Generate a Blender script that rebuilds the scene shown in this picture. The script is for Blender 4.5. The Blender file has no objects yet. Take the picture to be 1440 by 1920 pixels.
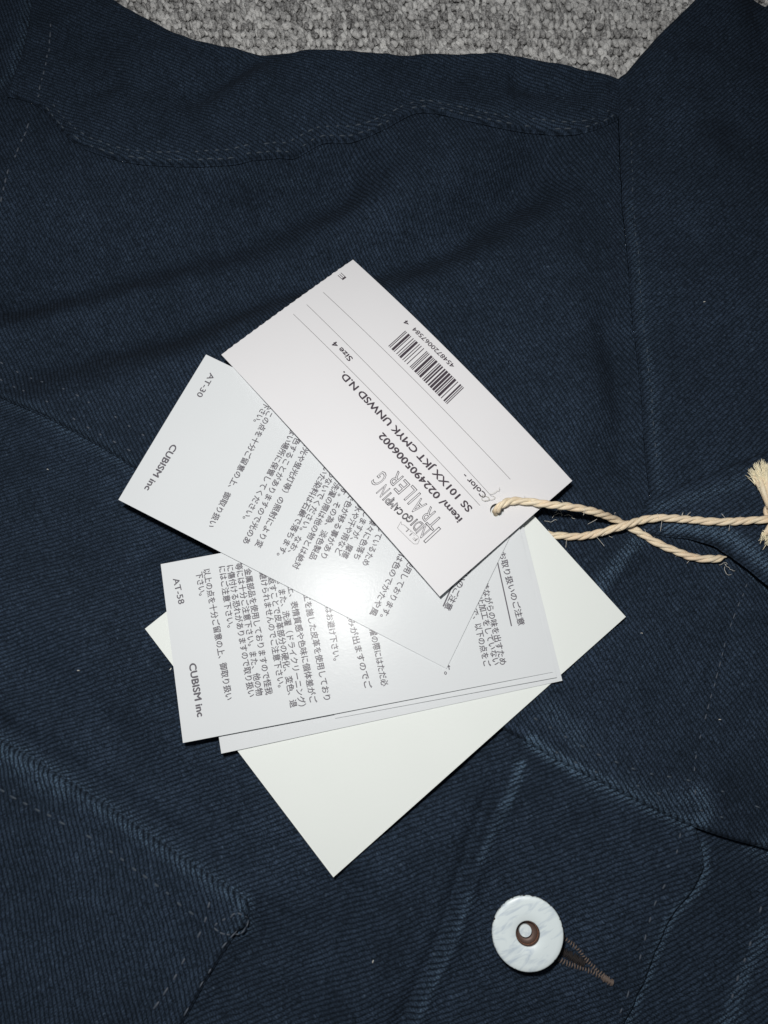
import bpy, bmesh, math, random
import numpy as np
from mathutils import Vector
from mathutils.geometry import delaunay_2d_cdt
from mathutils.bvhtree import BVHTree

# ------------------------------------------------------------------ camera, light, exposure
S = 0.001                                  # the scene is laid out in millimetres
F_PX, PITCH, DIST = 1500.0, math.radians(16.0), 1500.0 / 7.2
scn = bpy.context.scene
col = scn.collection
cp, sp = math.cos(PITCH), math.sin(PITCH)
CAM = np.array([0.0, -DIST * sp, DIST * cp])

cam_data = bpy.data.cameras.new('camera')
cam_data.sensor_fit = 'HORIZONTAL'
cam_data.sensor_width = 36.0
cam_data.lens = F_PX / 1440.0 * 36.0
cam_data.clip_start, cam_data.clip_end = 0.005, 10.0
cam = bpy.data.objects.new('camera', cam_data)
cam.location = CAM * S
cam.rotation_euler = (PITCH, 0, 0)
col.objects.link(cam)
scn.camera = cam

world = bpy.data.worlds.new('World')
scn.world = world
world.use_nodes = True
world.node_tree.nodes['Background'].inputs[0].default_value = (0.86, 0.93, 1.0, 1)
world.node_tree.nodes['Background'].inputs[1].default_value = 0.075

lamp_data = bpy.data.lights.new('phone_flash', 'AREA')
lamp_data.shape = 'DISK'
lamp_data.size = 0.016
lamp_data.energy = 0.585
lamp_data.color = (1.0, 0.985, 0.955)
lamp = bpy.data.objects.new('phone_flash', lamp_data)
lamp.location = Vector((-21, -14, 242)) * S
col.objects.link(lamp)

scn.view_settings.view_transform = 'Standard'
scn.view_settings.look = 'None'
scn.view_settings.exposure = 0.0
scn.view_settings.gamma = 1.0

rng = np.random.default_rng(7)
random.seed(7)


# ------------------------------------------------------------------ helpers
def un(px, py, z=0.0):
    """photo pixel -> point (mm) on the horizontal plane z"""
    v = ((px - 720) / F_PX, -(py - 960) / F_PX, -1.0)
    w = np.array([v[0], v[1] * cp - v[2] * sp, v[1] * sp + v[2] * cp])
    return CAM + w * ((z - CAM[2]) / w[2])


def uns(pts, z=0.0):
    return np.array([un(p[0], p[1], z)[:2] for p in pts])


def tag(o, label=None, cat=None, group=None, kind=None):
    if label: o['label'] = label
    if cat: o['category'] = cat
    if group: o['group'] = group
    if kind: o['kind'] = kind
    return o


def empty(name, loc=(0, 0, 0)):
    o = bpy.data.objects.new(name, None)
    o.location = Vector(loc) * S
    o.empty_display_size = 0.01
    col.objects.link(o)
    return o


def mesh_obj(name, verts, faces, mat, parent=None, smooth=True, attrs=None, uv=None):
    """verts in mm, world coordinates"""
    me = bpy.data.meshes.new(name)
    v = np.asarray(verts, dtype=float) * S
    if parent is not None:
        off = np.array(parent_loc(parent))
        v = v - off
    me.from_pydata(v.tolist(), [], [list(map(int, f)) for f in faces])
    me.update()
    if smooth:
        me.polygons.foreach_set('use_smooth', [True] * len(me.polygons))
    for k, (typ, arr) in (attrs or {}).items():
        a = me.attributes.new(k, typ, 'POINT')
        arr = np.asarray(arr, dtype=np.float32)
        a.data.foreach_set('vector' if typ == 'FLOAT_VECTOR' else 'value', arr.ravel())
    if mat: me.materials.append(mat)
    o = bpy.data.objects.new(name, me)
    col.objects.link(o)
    if parent is not None: o.parent = parent
    return o


def parent_loc(p):
    v = Vector((0, 0, 0))
    while p is not None:
        v = v + p.location
        p = p.parent
    return v


def smoothline(pts, step):
    """Catmull-Rom through pts, resampled at step (any dimension)"""
    P = np.asarray(pts, float)
    if len(P) > 2:
        Q = np.vstack([2 * P[0] - P[1], P, 2 * P[-1] - P[-2]])
        out = []
        for i in range(1, len(Q) - 2):
            t = np.linspace(0, 1, 14, endpoint=False)[:, None]
            a, b, c, d = Q[i - 1], Q[i], Q[i + 1], Q[i + 2]
            out.append(0.5 * (2 * b + (c - a) * t + (2 * a - 5 * b + 4 * c - d) * t ** 2 + (3 * b - a - 3 * c + d) * t ** 3))
        P = np.vstack(out + [P[-1:]])
    return resample(P, step)


def resample(P, step):
    L = np.r_[0, np.cumsum(np.linalg.norm(np.diff(P, axis=0), axis=1))]
    n = max(2, int(round(L[-1] / step)) + 1)
    s = np.linspace(0, L[-1], n)
    return np.stack([np.interp(s, L, P[:, k]) for k in range(P.shape[1])], 1)


def segdist(P, A, B):
    """P (n,2); segments A,B (m,2) -> min distance, index, arc fraction"""
    n = len(P)
    best = np.full(n, 1e9); bi = np.zeros(n, int); bt = np.zeros(n)
    for i in range(len(A)):
        d = B[i] - A[i]
        L2 = d @ d + 1e-12
        t = np.clip(((P - A[i]) @ d) / L2, 0, 1)
        q = A[i] + t[:, None] * d
        dd = (P[:, 0] - q[:, 0]) ** 2 + (P[:, 1] - q[:, 1]) ** 2
        m = dd < best
        best[m] = dd[m]; bi[m] = i; bt[m] = t[m]
    return np.sqrt(best), bi, bt


def linedist(P, line):
    return segdist(P, line[:-1], line[1:])


def inside(P, poly):
    x, y = P[:, 0], P[:, 1]
    r = np.zeros(len(P), bool)
    n = len(poly)
    for i in range(n):
        x1, y1 = poly[i]; x2, y2 = poly[(i + 1) % n]
        c = ((y1 > y) != (y2 > y))
        with np.errstate(divide='ignore', invalid='ignore'):
            r ^= c & (x < (x2 - x1) * (y - y1) / (y2 - y1 + 1e-15) + x1)
    return r


def waves(n, lo, hi, seed):
    r = np.random.default_rng(seed)
    lam = np.exp(r.uniform(math.log(lo), math.log(hi), n))
    th = r.uniform(0, 2 * math.pi, n)
    ph = r.uniform(0, 2 * math.pi, n)
    amp = lam / hi

    def f(P):
        o = np.zeros(len(P))
        for l, t, p, a in zip(lam, th, ph, amp):
            o += a * np.sin(2 * math.pi * (P[:, 0] * math.cos(t) + P[:, 1] * math.sin(t)) / l + p)
        return o / math.sqrt((amp ** 2).sum() / 2)
    return f


# ------------------------------------------------------------------ materials
class NT:
    def __init__(self, name):
        self.m = bpy.data.materials.new(name)
        self.m.use_nodes = True
        self.t = self.m.node_tree
        self.b = self.t.nodes['Principled BSDF']

    def n(self, typ, **kw):
        o = self.t.nodes.new(typ)
        for k, v in kw.items(): setattr(o, k, v)
        return o

    def put(self, sock, v):
        if hasattr(v, 'is_linked') or isinstance(v, bpy.types.NodeSocket):
            self.t.links.new(v, sock)
        else:
            sock.default_value = v

    def math(self, op, a, b=0.0, c=None):
        o = self.n('ShaderNodeMath', operation=op)
        self.put(o.inputs[0], a); self.put(o.inputs[1], b)
        if c is not None: self.put(o.inputs[2], c)
        return o.outputs[0]

    def mix(self, f, a, b):
        o = self.n('ShaderNodeMix', data_type='RGBA')
        self.put(o.inputs[0], f)
        self.put(o.inputs[6], a if not isinstance(a, tuple) else (*a, 1))
        self.put(o.inputs[7], b if not isinstance(b, tuple) else (*b, 1))
        return o.outputs[2]

    def noise(self, vec, scale, detail=2.0, rough=0.5):
        o = self.n('ShaderNodeTexNoise')
        if vec is not None: self.put(o.inputs['Vector'], vec)
        o.inputs['Scale'].default_value = scale
        o.inputs['Detail'].default_value = detail
        o.inputs['Roughness'].default_value = rough
        return o.outputs[0]

    def attr(self, name, out='Vector'):
        o = self.n('ShaderNodeAttribute')
        o.attribute_name = name
        return o.outputs[out]

    def ramp(self, f, lo, hi):
        o = self.n('ShaderNodeMapRange', clamp=True)
        self.put(o.inputs[0], f)
        o.inputs[1].default_value = lo; o.inputs[2].default_value = hi
        return o.outputs[0]

    def bump(self, h, strength, dist):
        o = self.n('ShaderNodeBump')
        o.inputs['Strength'].default_value = strength
        o.inputs['Distance'].default_value = dist
        self.put(o.inputs['Height'], h)
        self.t.links.new(o.outputs[0], self.b.inputs['Normal'])

    def set(self, **kw):
        for k, v in kw.items():
            self.put(self.b.inputs[k.replace('_', ' ')], v)
        return self.m

    def xyz(self, vec):
        o = self.n('ShaderNodeSeparateXYZ'); self.put(o.inputs[0], vec)
        return o.outputs[0], o.outputs[1], o.outputs[2]

    def comb(self, x, y, z=0.0):
        o = self.n('ShaderNodeCombineXYZ')
        self.put(o.inputs[0], x); self.put(o.inputs[1], y); self.put(o.inputs[2], z)
        return o.outputs[0]


def denim_mat():
    k = NT('indigo_denim')
    tw = k.attr('twill')
    wear = k.attr('wear', 'Fac')
    u, v, w = k.xyz(tw)
    wob = k.noise(tw, 0.2, 2.0)
    v2 = k.math('ADD', v, k.math('MULTIPLY', wob, 0.9))
    v2 = k.math('ADD', v2, k.math('MULTIPLY', k.noise(tw, 1.3, 2.0, 0.6), 0.55))
    t = k.math('DIVIDE', v2, 0.98)
    row = k.math('FLOOR', t)
    fr = k.math('FRACT', t)
    ridge = k.math('SINE', k.math('MULTIPLY', fr, math.pi))
    s = k.math('ADD', k.math('DIVIDE', u, 0.62), k.math('MULTIPLY', row, 0.37))
    s = k.math('ADD', s, k.math('MULTIPLY', fr, 0.9))
    s = k.math('ADD', s, k.math('MULTIPLY', k.noise(tw, 1.1, 1.0), 1.2))
    dash = k.math('SINE', k.math('MULTIPLY', k.math('FRACT', s), math.pi))
    dash = k.math('ADD', k.math('MULTIPLY', dash, 0.62), 0.38)
    h = k.math('MULTIPLY', ridge, dash)
    # each ridge varies along its own length
    rowv = k.noise(k.comb(k.math('MULTIPLY', u, 1.15), k.math('MULTIPLY', row, 3.7)), 1.0, 2.0, 0.65)
    fine = k.noise(tw, 3.6, 2.0, 0.8)
    mott = k.math('ADD', k.math('MULTIPLY', k.noise(tw, 0.10, 4.0, 0.7), 0.75), k.math('MULTIPLY', k.noise(tw, 0.022, 2.0, 0.5), 0.55))
    f = k.math('MULTIPLY', h, k.math('ADD', k.math('MULTIPLY', k.ramp(rowv, 0.22, 0.78), 0.80), 0.10))
    f = k.math('ADD', f, k.math('MULTIPLY', k.math('SUBTRACT', fine, 0.5), 1.35))
    f = k.math('MULTIPLY', f, k.math('ADD', k.math('MULTIPLY', mott, 1.75), -0.12))
    c = k.mix(f, (0.0022, 0.0056, 0.0104), (0.040, 0.064, 0.107))
    slub = k.math('MULTIPLY', k.ramp(rowv, 0.66, 0.84), k.math('POWER', ridge, 2.0))
    c = k.mix(k.math('MULTIPLY', slub, 0.62), c, (0.10, 0.135, 0.175))
    wn2 = k.noise(tw, 0.9, 3.0, 0.7)
    wf = k.math('MULTIPLY', wear, k.ramp(wn2, 0.30, 0.66))
    wf = k.math('MULTIPLY', wf, k.math('ADD', k.math('MULTIPLY', k.ramp(fine, 0.44, 0.60), 1.2), 0.12))
    wf = k.math('MULTIPLY', wf, k.math('ADD', k.math('MULTIPLY', k.math('POWER', h, 1.5), 1.7), 0.0))
    c = k.mix(k.math('MINIMUM', k.math('MULTIPLY', wf, 1.5), 0.85), c, (0.080, 0.130, 0.195))
    k.bump(k.math('ADD', h, k.math('MULTIPLY', fine, 0.5)), 0.4, 0.00025)
    return k.set(Base_Color=c, Roughness=0.92, Specular_IOR_Level=0.18, Sheen_Weight=0.0)


def plain(name, colr, rough=0.6, spec=0.4, metal=0.0):
    k = NT(name)
    return k.set(Base_Color=(*colr, 1), Roughness=rough, Specular_IOR_Level=spec, Metallic=metal)


def paper(name, colr, rough, spec, grain=0.25):
    k = NT(name)
    g = k.n('ShaderNodeNewGeometry').outputs['Position']
    big = k.noise(g, 60, 3.0)
    fine = k.noise(g, 2600, 3.0, 0.7)
    mid = k.noise(g, 700, 2.0, 0.6)
    dark = tuple(x * 0.965 for x in colr)
    c = k.mix(big, colr, dark)
    c = k.mix(k.math('MULTIPLY', fine, 0.09), c, tuple(x * 0.75 for x in colr))
    k.bump(k.math('ADD', fine, k.math('MULTIPLY', mid, 0.7)), grain, 0.00006)
    return k.set(Base_Color=c, Roughness=k.math('ADD', k.math('MULTIPLY', fine, 0.16), rough - 0.08), Specular_IOR_Level=spec)


def twine_mat():
    k = NT('jute_twine')
    uv = k.attr('along')
    fib = k.noise(uv, 1.0, 3.0, 0.7)
    g = k.n('ShaderNodeNewGeometry').outputs['Position']
    big = k.noise(g, 180, 3.0)
    c = k.mix(k.ramp(fib, 0.3, 0.75), (0.74, 0.59, 0.39), (0.97, 0.88, 0.69))
    c = k.mix(k.math('MULTIPLY', k.ramp(big, 0.4, 0.75), 0.6), c, (0.80, 0.58, 0.40))
    k.bump(fib, 0.6, 0.00025)
    return k.set(Base_Color=c, Roughness=0.48, Specular_IOR_Level=0.5)


def carpet_mat():
    k = NT('carpet_yarn')
    tint = k.attr('tint', 'Fac')
    g = k.n('ShaderNodeNewGeometry').outputs['Position']
    nz = k.noise(g, 1700, 3.0, 0.75)
    c = k.mix(tint, (0.19, 0.187, 0.19), (0.93, 0.925, 0.91))
    c = k.mix(k.ramp(nz, 0.42, 0.75), c, (0.90, 0.89, 0.87))
    c = k.mix(k.math('MULTIPLY', k.ramp(nz, 0.46, 0.25), 0.7), c, (0.055, 0.053, 0.055))
    k.bump(nz, 0.9, 0.0006)
    return k.set(Base_Color=c, Roughness=0.42, Specular_IOR_Level=0.55)


def button_mat():
    k = NT('white_smeared_paint')
    g = k.n('ShaderNodeTexCoord').outputs['Object']
    x, y, z = k.xyz(g)
    st = k.comb(k.math('ADD', k.math('MULTIPLY', x, 0.55), k.math('MULTIPLY', y, 0.25)), k.math('SUBTRACT', k.math('MULTIPLY', y, 1.6), k.math('MULTIPLY', x, 0.9)), z)
    o = k.n('ShaderNodeTexNoise')
    k.put(o.inputs['Vector'], st)
    o.inputs['Scale'].default_value = 300
    o.inputs['Detail'].default_value = 4
    o.inputs['Distortion'].default_value = 1.4
    f = o.outputs[0]
    c = k.mix(k.ramp(f, 0.28, 0.52), (0.50, 0.58, 0.66), (0.74, 0.82, 0.84))
    chip = k.noise(g, 900, 3.0, 0.7)
    edge = k.attr('edge', 'Fac')
    ch = k.ramp(k.math('ADD', k.math('MULTIPLY', edge, 0.42), chip), 1.0, 1.06)
    c = k.mix(ch, c, (0.035, 0.022, 0.018))
    k.bump(f, 0.08, 0.0002)
    return k.set(Base_Color=c, Roughness=0.38, Specular_IOR_Level=0.5)


M = dict(
    denim=denim_mat(),
    thread=plain('navy_thread', (0.040, 0.055, 0.075), 0.6, 0.4),
    thread_dark=plain('faded_thread', (0.060, 0.074, 0.098), 0.6, 0.4),
    brown=plain('brown_thread', (0.13, 0.098, 0.082), 0.6, 0.4),
    gap_shade=plain('buttonhole_gap_shade', (0.016, 0.013, 0.013), 0.7, 0.3),  # near-black colour that paints the shade inside the buttonhole
    item=paper('matt_white_card', (0.745, 0.74, 0.76), 0.55, 0.28, 0.2),
    care=paper('glossy_white_card', (0.69, 0.715, 0.735), 0.215, 0.062, 0.34),
    cream=paper('thick_cream_card', (0.775, 0.81, 0.785), 0.6, 0.25, 0.2),
    ink=plain('black_ink', (0.055, 0.042, 0.055), 0.5, 0.3),
    ink_grey=plain('grey_ink', (0.135, 0.128, 0.145), 0.24, 0.062),
    ink_faint=plain('fine_grey_ink', (0.22, 0.215, 0.22), 0.5, 0.3),
    twine=twine_mat(),
    fibre=plain('pale_fibre', (0.88, 0.80, 0.58), 0.5, 0.4),
    fibre_white=plain('white_fibre', (0.72, 0.70, 0.64), 0.5, 0.4),
    carpet=carpet_mat(),
    copper=plain('copper', (0.62, 0.33, 0.22), 0.34, 0.5, 0.85),
    socket=plain('dark_brown_copper', (0.115, 0.075, 0.062), 0.5, 0.4, 0.2),  # socket is a darker brown than the copper ring
    dark=plain('carpet_backing', (0.16, 0.155, 0.155), 0.9, 0.1),
    paint=button_mat(),
)

# ------------------------------------------------------------------ the lie of the cloth
SILH = [(-260, -190), (-60, -130), (110, -58), (196, -20), (236, 4), (300, 42), (372, 72), (470, 84), (600, 90), (720, 94), (850, 96), (930, 97), (1010, 108), (1090, 126), (1164, 147), (1230, 170), (1400, 215), (1660, 260)]
silh = smoothline(uns(SILH, -5), 1.0)


def ridge(pts, h, w, z=0.0):
    return (smoothline(uns(pts, z), 3.0), h, w)


FOLDS = [
    ridge([(-140, 712), (-60, 694), (50, 665), (200, 614), (330, 582), (420, 548), (560, 503), (720, 468), (860, 420), (945, 362), (1010, 318), (1120, 268)], -12.0, 10.5),   # drag folds under the shoulder seam
    ridge([(-140, 560), (-60, 545), (0, 528), (150, 492), (300, 447), (450, 400), (560, 352), (650, 300), (730, 258)], -12.5, 12.0),
    ridge([(-140, 520), (0, 490), (150, 455), (300, 412), (450, 370), (600, 318), (720, 270), (850, 300)], -4.0, 19),
    ridge([(250, 700), (420, 640), (560, 585), (700, 545), (860, 500), (990, 430), (1100, 360)], 1.4, 9),
    ridge([(-120, 640), (40, 598), (200, 556), (330, 520)], 2.0, 7),
    ridge([(760, 400), (880, 340), (1000, 262)], 1.8, 9),
    ridge([(250, 380), (420, 352), (560, 330)], -2.2, 6),
    ridge([(620, 60), (500, 110), (410, 172), (330, 226)], -2.6, 5),
    ridge([(520, 150), (450, 200), (390, 250)], 1.4, 6),
    ridge([(130, 60), (190, 130), (230, 200)], -1.6, 6),
    ridge([(940, 170), (1040, 192), (1120, 178)], -2.0, 4.5),
    ridge([(720, 120), (800, 150), (880, 180)], -1.0, 6),
    ridge([(-150, 1270), (20, 1372), (170, 1462), (370, 1588), (490, 1672)], -2.0, 2.3),
    ridge([(482, 1700), (470, 1770), (420, 1850), (370, 1940)], -1.6, 2.2),
    ridge([(1120, 560), (1150, 680), (1165, 800), (1160, 920)], -2.6, 4.5),
    ridge([(1080, 520), (1095, 700), (1110, 850)], 1.2, 8),
    ridge([(1112, 1125), (1140, 1082), (1192, 1025)], 1.5, 2.6),
    ridge([(1130, 1180), (1200, 1130), (1280, 1150)], -1.1, 7),
    ridge([(975, 1425), (930, 1520), (890, 1640), (850, 1760), (790, 1890), (750, 2000)], 2.0, 1.8),
    ridge([(955, 1425), (905, 1520), (866, 1640), (826, 1760), (768, 1890), (727, 2000)], -2.2, 1.7),
    ridge([(660, 1600), (630, 1720), (590, 1850), (560, 1980)], -2.2, 5.5),
    ridge([(760, 1560), (700, 1760), (660, 1950)], 1.5, 6),
    ridge([(150, 1050), (220, 1200), (330, 1420), (400, 1500)], 1.0, 9),
    ridge([(-80, 1180), (60, 1260), (220, 1400), (420, 1560), (520, 1660)], -1.8, 6),
    ridge([(480, 1800), (500, 1730), (520, 1690)], -0.9, 5),
    ridge([(1060, 1660), (1085, 1715), (1075, 1770)], -0.9, 3.4),
    ridge([(1340, 1310), (1320, 1420), (1300, 1540)], 0.8, 4.5),
    ridge([(1385, 1100), (1330, 1310), (1290, 1470)], -0.5, 2.2),
    ridge([(1390, -80), (1425, 90), (1452, 240), (1490, 420)], -3.2, 6),
    ridge([(1490, -80), (1510, 120), (1540, 300)], 5.0, 11),
    ridge([(1270, 80), (1310, 260), (1330, 480)], 1.3, 14),
    ridge([(60, 1500), (180, 1620), (290, 1760)], 0.8, 9),
    ridge([(560, 1500), (720, 1420), (860, 1500)], -0.5, 8),
]
lump = waves(16, 16, 60, 3)
lump2 = waves(22, 5, 13, 11)
TAGC = uns([(640, 1040)])[0]


def drape(P):
    P = np.asarray(P, float)
    z = 0.5 * lump(P) + 0.075 * lump2(P)
    # the pile of cards presses the cloth flat
    calm = 1 - 0.75 * np.exp(-(((P[:, 0] - TAGC[0]) / 42) ** 4 + ((P[:, 1] - TAGC[1]) / 42) ** 4))
    z *= calm
    for line, h, w in FOLDS:
        lo, hi = line.min(0) - 3 * w, line.max(0) + 3 * w
        m = (P[:, 0] > lo[0]) & (P[:, 0] < hi[0]) & (P[:, 1] > lo[1]) & (P[:, 1] < hi[1])
        if m.any():
            d, i, t = linedist(P[m], line)
            s = (i + t) / (len(line) - 1)
            fade = np.clip(np.minimum(s, 1 - s) / 0.16, 0, 1)
            fade = fade * fade * (3 - 2 * fade)
            z[m] += h * fade * np.exp(-(d / w) ** 2)
    return z


CSIL = smoothline(uns([(1161, 143), (1190, 108), (1230, 62), (1262, 34), (1300, 0), (1345, -42)], 1.0), 1.0)


def roll(P, line, R, h):
    d, i, t = linedist(P, line)
    q = np.clip(1 - d / R, 0, 1)
    return h * (1 - np.sqrt(np.maximum(0, 1 - q * q)))


WEAR = [  # (pixels, width mm, strength)
    ([(992, 1388), (1010, 1402), (1040, 1422), (1075, 1440)], 1.1, 2.2),
    ([(1030, 1335), (1060, 1365), (1085, 1392)], 2.6, 0.35),
    ([(1075, 1440), (1150, 1480), (1240, 1525), (1300, 1545)], 1.1, 0.8),
    ([(1100, 1462), (1200, 1490), (1290, 1500)], 3.0, 0.3),
    ([(975, 1432), (960, 1480), (945, 1510)], 0.9, 1.3),
    ([(945, 1510), (925, 1560), (905, 1610)], 1.0, 0.55),
    ([(880, 1680), (850, 1750), (815, 1830), (780, 1915)], 1.4, 0.35),
    ([(1322, 1590), (1326, 1635), (1305, 1672), (1262, 1722), (1232, 1790), (1212, 1850), (1180, 1925)], 1.1, 1.5),
    ([(1445, 1755), (1410, 1830), (1385, 1890), (1360, 1950)], 1.6, 0.65),
    ([(1302, 1490), (1312, 1520), (1300, 1545)], 2.0, 0.7),
    ([(1425, 1590), (1470, 1600)], 2.2, 0.7),
    ([(1190, 1015), (1160, 1052), (1130, 1088), (1112, 1115)], 1.6, 0.8),
    ([(1236, 1000), (1290, 1006), (1340, 1022), (1390, 1062), (1440, 1108), (1500, 1160)], 1.4, 1.4),  # neck fold: worn edge, made stronger to paint its highlight
    ([(1225, 962), (1320, 938), (1430, 900)], 1.4, 0.4),
    ([(-60, 1352), (0, 1392), (60, 1425), (150, 1482), (250, 1548), (350, 1615), (460, 1690)], 1.5, 0.45),
    ([(0, 1402), (60, 1440), (120, 1475)], 2.6, 0.4),
    ([(455, 1700), (460, 1735), (440, 1750)], 1.5, 0.5),
    ([(58, 5), (46, 70), (24, 140), (12, 175)], 1.1, 0.45),
    ([(150, 275), (240, 302), (350, 310), (480, 316), (580, 298)], 1.1, 0.12),
    ([(790, 202), (880, 222), (980, 243), (1080, 248)], 1.3, 0.12),
    ([(0, 745), (120, 802), (250, 878)], 1.6, 0.3),
    ([(1172, 400), (1195, 600), (1215, 800), (1224, 930)], 1.1, 0.25),
]
WEAR = [(smoothline(uns(p), 2.0), w, s) for p, w, s in WEAR]


def wear(P):
    o = np.zeros(len(P))
    for line, w, s in WEAR:
        lo, hi = line.min(0) - 3 * w, line.max(0) + 3 * w
        m = (P[:, 0] > lo[0]) & (P[:, 0] < hi[0]) & (P[:, 1] > lo[1]) & (P[:, 1] < hi[1])
        if m.any():
            d, _, _ = linedist(P[m], line)
            o[m] += s * np.exp(-(d / w) ** 2)
    return o


jacket = empty('denim_jacket', (0, 0, -20))
tag(jacket, 'dark indigo denim jacket with topstitched seams lying on grey carpet', 'jacket')
ALLV, ALLF = [], []          # for dropping other things on the cloth


class Panel:
    """one cut piece of denim: a filled outline draped over what lies below it"""

    def __init__(self, name, px, off, angle, thick=1.15, rnd=0.9, groove=(), pucker=0.22, z_un=0.0, grid=1.25, lift=None, straight=False, label=None, cloth=None, edge=(silh, 13.0, 8.0), tuck=0.5, drop=None):
        self.edge = edge
        pts = uns(px, z_un + off)
        closed = np.vstack([pts, pts[:1]])
        self.out = resample(closed, 1.0)[:-1]
        if ((self.out[:, 0] * np.roll(self.out[:, 1], -1) - np.roll(self.out[:, 0], -1) * self.out[:, 1]).sum()) < 0:
            self.out = self.out[::-1]
        self.off, self.thick, self.rnd, self.groove, self.pucker, self.lift = off, thick, rnd, groove, pucker, lift
        o = self.out
        self.seed = len(ALLV) * 13 + 5
        r = np.random.default_rng(self.seed)
        k = len(o)
        self.pk = np.zeros(k)
        for lam in (5.2, 7.3, 9.6, 13.0):
            kk = max(1, round(k / lam))
            self.pk += r.uniform(0.5, 1) * np.sin(2 * math.pi * kk * np.arange(k) / k + r.uniform(0, 6.28))
        # inset rows
        tan = np.roll(o, -1, 0) - np.roll(o, 1, 0)
        tan /= np.linalg.norm(tan, axis=1)[:, None] + 1e-9
        nrm = np.stack([-tan[:, 1], tan[:, 0]], 1)
        A, B = o, np.roll(o, -1, 0)
        rows = []
        for d in (0.12, 0.35, 0.7, 1.2, 1.9, 2.6, 3.3, 4.1):
            q = o + nrm * d
            dd, _, _ = segdist(q, A, B)
            keep = (dd > 0.93 * d) & inside(q, o)
            if d < 0.5: pass
            rows.append(q[keep])
        lo, hi = o.min(0), o.max(0)
        gx = np.arange(lo[0], hi[0], grid); gy = np.arange(lo[1], hi[1], grid * 0.87)
        X, Y = np.meshgrid(gx, gy)
        X = X + (np.arange(len(gy)) % 2)[:, None] * grid / 2
        G = np.stack([X.ravel(), Y.ravel()], 1)
        G += r.uniform(-0.12, 0.12, G.shape)
        G = G[inside(G, o)]
        dd, _, _ = segdist(G, A, B)
        G = G[dd > 4.7]
        V = np.vstack([o] + rows + [G])
        n0 = len(o)
        res = delaunay_2d_cdt([Vector(p) for p in V], [(i, (i + 1) % n0) for i in range(n0)], [list(range(n0))], 1, 1e-5)
        xy = np.array([tuple(p) for p in res[0]])
        faces = [list(f) for f in res[2]]
        z = self.z(xy)
        P3 = np.column_stack([xy, z])
        # skirt: the cut edge turns down
        bnd = self.boundary(faces)
        base = len(P3)
        ds, _, _ = linedist(xy[[b[0] for b in bnd]], edge[0])
        ids = {b[0]: base + i for i, b in enumerate(bnd)}
        sk = P3[[b[0] for b in bnd]].copy()
        inw = np.zeros((len(P3), 2))
        for b2, a2 in bnd:
            e = xy[b2] - xy[a2]
            nv = np.array([-e[1], e[0]]) / (np.linalg.norm(e) + 1e-9)
            inw[a2] += nv; inw[b2] += nv
        nv = inw[[b[0] for b in bnd]]
        nv /= np.linalg.norm(nv, axis=1)[:, None] + 1e-9
        sk[:, :2] += nv * np.where(ds < 1.5, 0.0, tuck)[:, None]
        sk[:, 2] -= np.where(ds < 1.5, 15.0, drop if drop else thick + 0.9 + (1.5 if name == 'collar' else 0))
        P3 = np.vstack([P3, sk])
        for a, b in bnd:
            if b in ids: faces.append([a, ids[a], ids[b], b])
        a = math.radians(angle)
        xy3 = P3[:, :2]
        tw = np.column_stack([xy3 @ [math.cos(a), math.sin(a)], xy3 @ [-math.sin(a), math.cos(a)] + 40 * len(ALLV), P3[:, 2]])
        self.obj = mesh_obj(name, P3, faces, cloth or M['denim'], jacket, attrs={'twill': ('FLOAT_VECTOR', tw), 'wear': ('FLOAT', wear(xy3))})
        if label: self.obj['label'] = label
        nb = sum(len(v) for v in ALLV)
        ALLV.append(P3)
        ALLF.extend([[i + nb for i in f] for f in faces])

    @staticmethod
    def boundary(faces):
        e = {}
        for f in faces:
            for i in range(len(f)):
                e[(f[i], f[(i + 1) % len(f)])] = 1
        return [(b, a) for (a, b) in e if (b, a) not in e]

    def z(self, P):
        P = np.asarray(P, float)
        d, i, t = segdist(P, self.out, np.roll(self.out, -1, 0))
        z = drape(P) + self.off - roll(P, *self.edge)
        pk = self.pk[i] * (1 - t) + self.pk[(i + 1) % len(self.pk)] * t
        de, _, _ = linedist(P, self.edge[0])
        z += self.pucker * pk * np.exp(-(d / 3.6) ** 2) * np.clip((de - 3) / 6, 0, 1)
        q = np.clip(1 - d / self.rnd, 0, 1)
        z -= self.thick * 0.8 * (1 - np.sqrt(np.maximum(0, 1 - q * q)))
        for g in self.groove:
            z -= 0.30 * np.exp(-((d - g) / 0.55) ** 2)
        if self.lift is not None: z += self.lift(P)
        return z


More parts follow.
